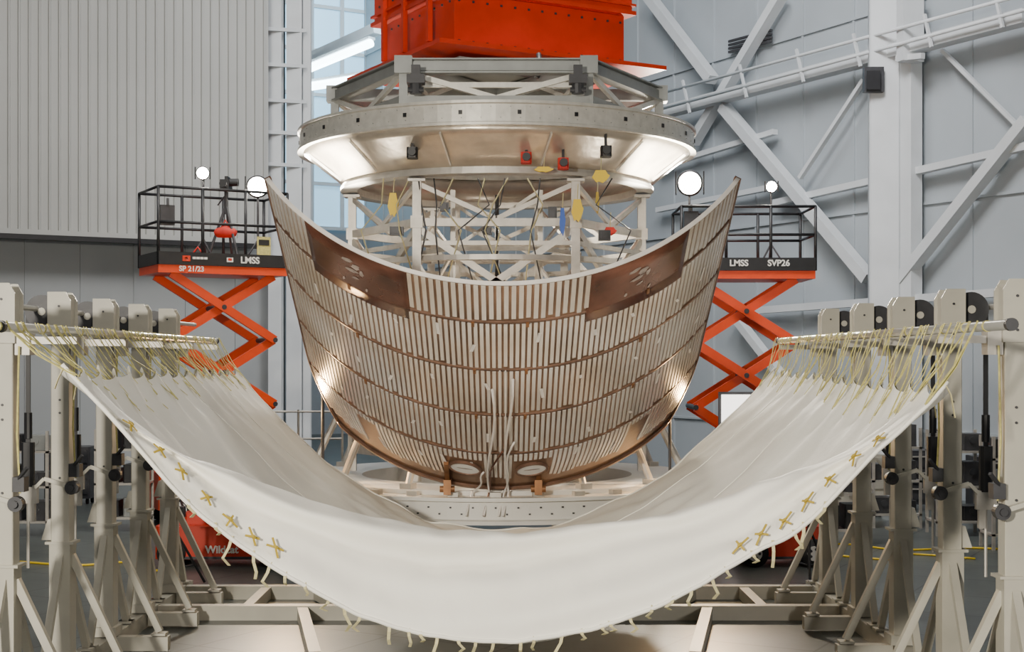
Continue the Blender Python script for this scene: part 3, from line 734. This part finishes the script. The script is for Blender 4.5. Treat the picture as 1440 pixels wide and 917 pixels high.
tripod('small black tripod between the posts below the camera lift',-3.66,15.9,.75)
tripod('small black tripod between the posts beside the spoked wheel',3.40,15.9,.85)
t = thing('barrier_rail','thin grey barrier rail on the floor behind the curved panel','barrier',(-2.9,21,0))
for z in (.9,1.35,1.75): MB().tube([(-3.7,21,z),(-2.4,21,z)],.018,6).build('rail_bar','alu',t)
for x in (-3.7,-3.05,-2.4): MB().tube([(x,21,0),(x,21,1.78)],.02,6).build('rail_post','alu',t)
for i,(px,Y,c,lab) in enumerate(((1290,24,'dark','dark cabinet on the floor below the tall wall column'),(100,25,'dark','dark cabinet on the floor below the corrugated door'),(1205,23,'cream','cream tool cabinet standing behind the sling posts'),(1400,22.5,'dark','dark tool cabinet behind the nearest posts by the wall'))):
    x = (px-710)/FOC*Y; t = thing('tool_cabinet',lab,'cabinet',(x,Y,0),'cabinets along the walls')
    MB().box((x,Y,.55),(.8,.5,.9),bev=.02).build('body',c,t)
    for j in range(3):
        d = MB().box((x,Y-.26,.3+j*.27),(.72,.02,.23)).build('drawer',c,t); MB().box((x,Y-.285,.36+j*.27),(.4,.03,.02)).build('handle','alu',d)
    for dx in (-.33,.33):
        for dy in (-.15,.15): MB().disc((x+dx,Y+dy,.05),.05,.04,'X',12).build('castor','rubber',t)
for px, Y, lab in ((1345,20.5,'open rack of dark test gear behind the second post by the wall'),(40,20.5,'open rack of dark test gear behind the posts under the corrugated door'),(1255,21.5,'open rack of dark gear beneath the tall wall column'),(175,21,'open rack of dark gear behind the posts below the camera lift'),(1180,19.5,'open rack of dark gear behind the spoked wheel cart'),(1425,19,'open rack of dark gear at the frame edge by the wall')):
    x = (px-710)/FOC*Y; t = thing('equipment_rack',lab,'rack',(x,Y,0),'equipment racks behind the posts')
    for dx in (-.35,.35):
        for dy in (-.25,.25): MB().box((x+dx,Y+dy,.75),(.04,.04,1.5)).build('upright','alu',t)
    for z in (.2,.7,1.2): MB().box((x,Y,z),(.74,.54,.03)).build('shelf','alu',t)
    for z in (.2,.7,1.2):
        for dx in (-.18,.17):
            h_ = random.uniform(.18,.38); MB().box((x+dx,Y-.02,z+.02+h_/2),(.28,.36,h_),bev=.02).disc((x+dx,Y-.21,z+.05+h_/2),.05,.02,'Y',12).build('instrument',random.choice(('dark','black','truss','dark')),t)
t = thing('work_light_panel','bright white square light standing behind the sling near the orange lift','lamp',(3.6,21,0))
MB().box((3.55,21,1.75),(.7,.05,.5)).build('diffuser','screen',t); MB().box((3.55,21.05,1.75),(.78,.04,.58)).build('frame','dark',t); MB().tube([(3.55,21.05,1.5),(3.55,21.05,0)],.02,6).box((3.55,21.05,.02),(.5,.4,.04)).build('stand','dark',t)
for pts, lab in (([(3.3,19.5),(3.9,19.0),(4.6,19.3),(5.2,18.7),(6.2,18.9),(7,18.5)],'yellow cable snaking over the floor towards the braced wall'),
                 ([(-6,17.6),(-5.2,17.3),(-4.6,17.6),(-4.4,17.0),(-3.9,16.8)],'yellow cable on the floor in front of the red machine'),
                 ([(4.2,18.2),(4.8,17.8),(5.2,18.3),(6.0,17.8)],'short yellow cable on the floor behind the nearest wall-side posts')):
    pp = []
    for i in range(len(pts)-1):
        for j in range(6):
            t_ = j/6; a = Vector(pts[max(i-1,0)]); b = Vector(pts[i]); c = Vector(pts[i+1]); d = Vector(pts[min(i+2,len(pts)-1)])
            q = .5*((2*b)+(c-a)*t_+(2*a-5*b+4*c-d)*t_*t_+(3*b-a-3*c+d)*t_**3); pp.append((q.x,q.y,.015))
    tag(MB().tube(pp,.014,6).build('floor_cable','yellow',None,True,loc=(pp[0][0],pp[0][1],0)),lab,'cable','yellow floor cables')
# ---------------------------------------------------------------- lights & world
w = bpy.data.worlds.new('world'); bpy.context.scene.world = w; w.use_nodes = True
w.node_tree.nodes['Background'].inputs[0].default_value = (.88,.92,1,1); w.node_tree.nodes['Background'].inputs[1].default_value = .09
def area(loc, size, power, tgt, col=(1,.97,.92), spread=180):  # all out of view: ceiling lights, plus lights added for the sling
    l = bpy.data.lights.new('unseen_area_light','AREA'); l.energy = power; l.size = size; l.color = col; l.spread = R(spread)
    o = bpy.data.objects.new('unseen_area_light', l); C.objects.link(o); o.location = loc; aim(o, tgt)
area((-4.2,-1.0,4.2),.6,1650,(.8,10,1.3),(1,.93,.80))  # added warm key behind the camera, brightens the sling's front band
area((3.5,-2.5,2.6),.8,420,(0,10,1.2),(1,.94,.84))  # added weaker frontal light behind the camera, no fixture there
area((-5,17,13),3,520,(-7,31,4),(1,.98,.95),120)
area((3,18,13),3,620,(7,30,4),(.98,.98,1),120)
area((0,24,15),4,450,(0,36,4),(.94,.97,1),120)
area((-3,44,15),4,600,(-5,49,9),(.7,.88,1))
area((0,17,13),2,420,(0,19,3),(1,.97,.9),110)
area((-1.5,8.0,10),.8,160,(0,9.0,0),(1,.96,.88))  # added overhead light for the near end of the sling
cam = bpy.data.cameras.new('camera'); co = bpy.data.objects.new('camera', cam); C.objects.link(co)
cam.lens = 50; cam.sensor_width = 36; cam.shift_x = 10/1440; cam.shift_y = 49/1440; cam.clip_end = 200
co.location = (0,0,2.5); co.rotation_euler = (math.pi/2,0,0)
bpy.context.scene.camera = co
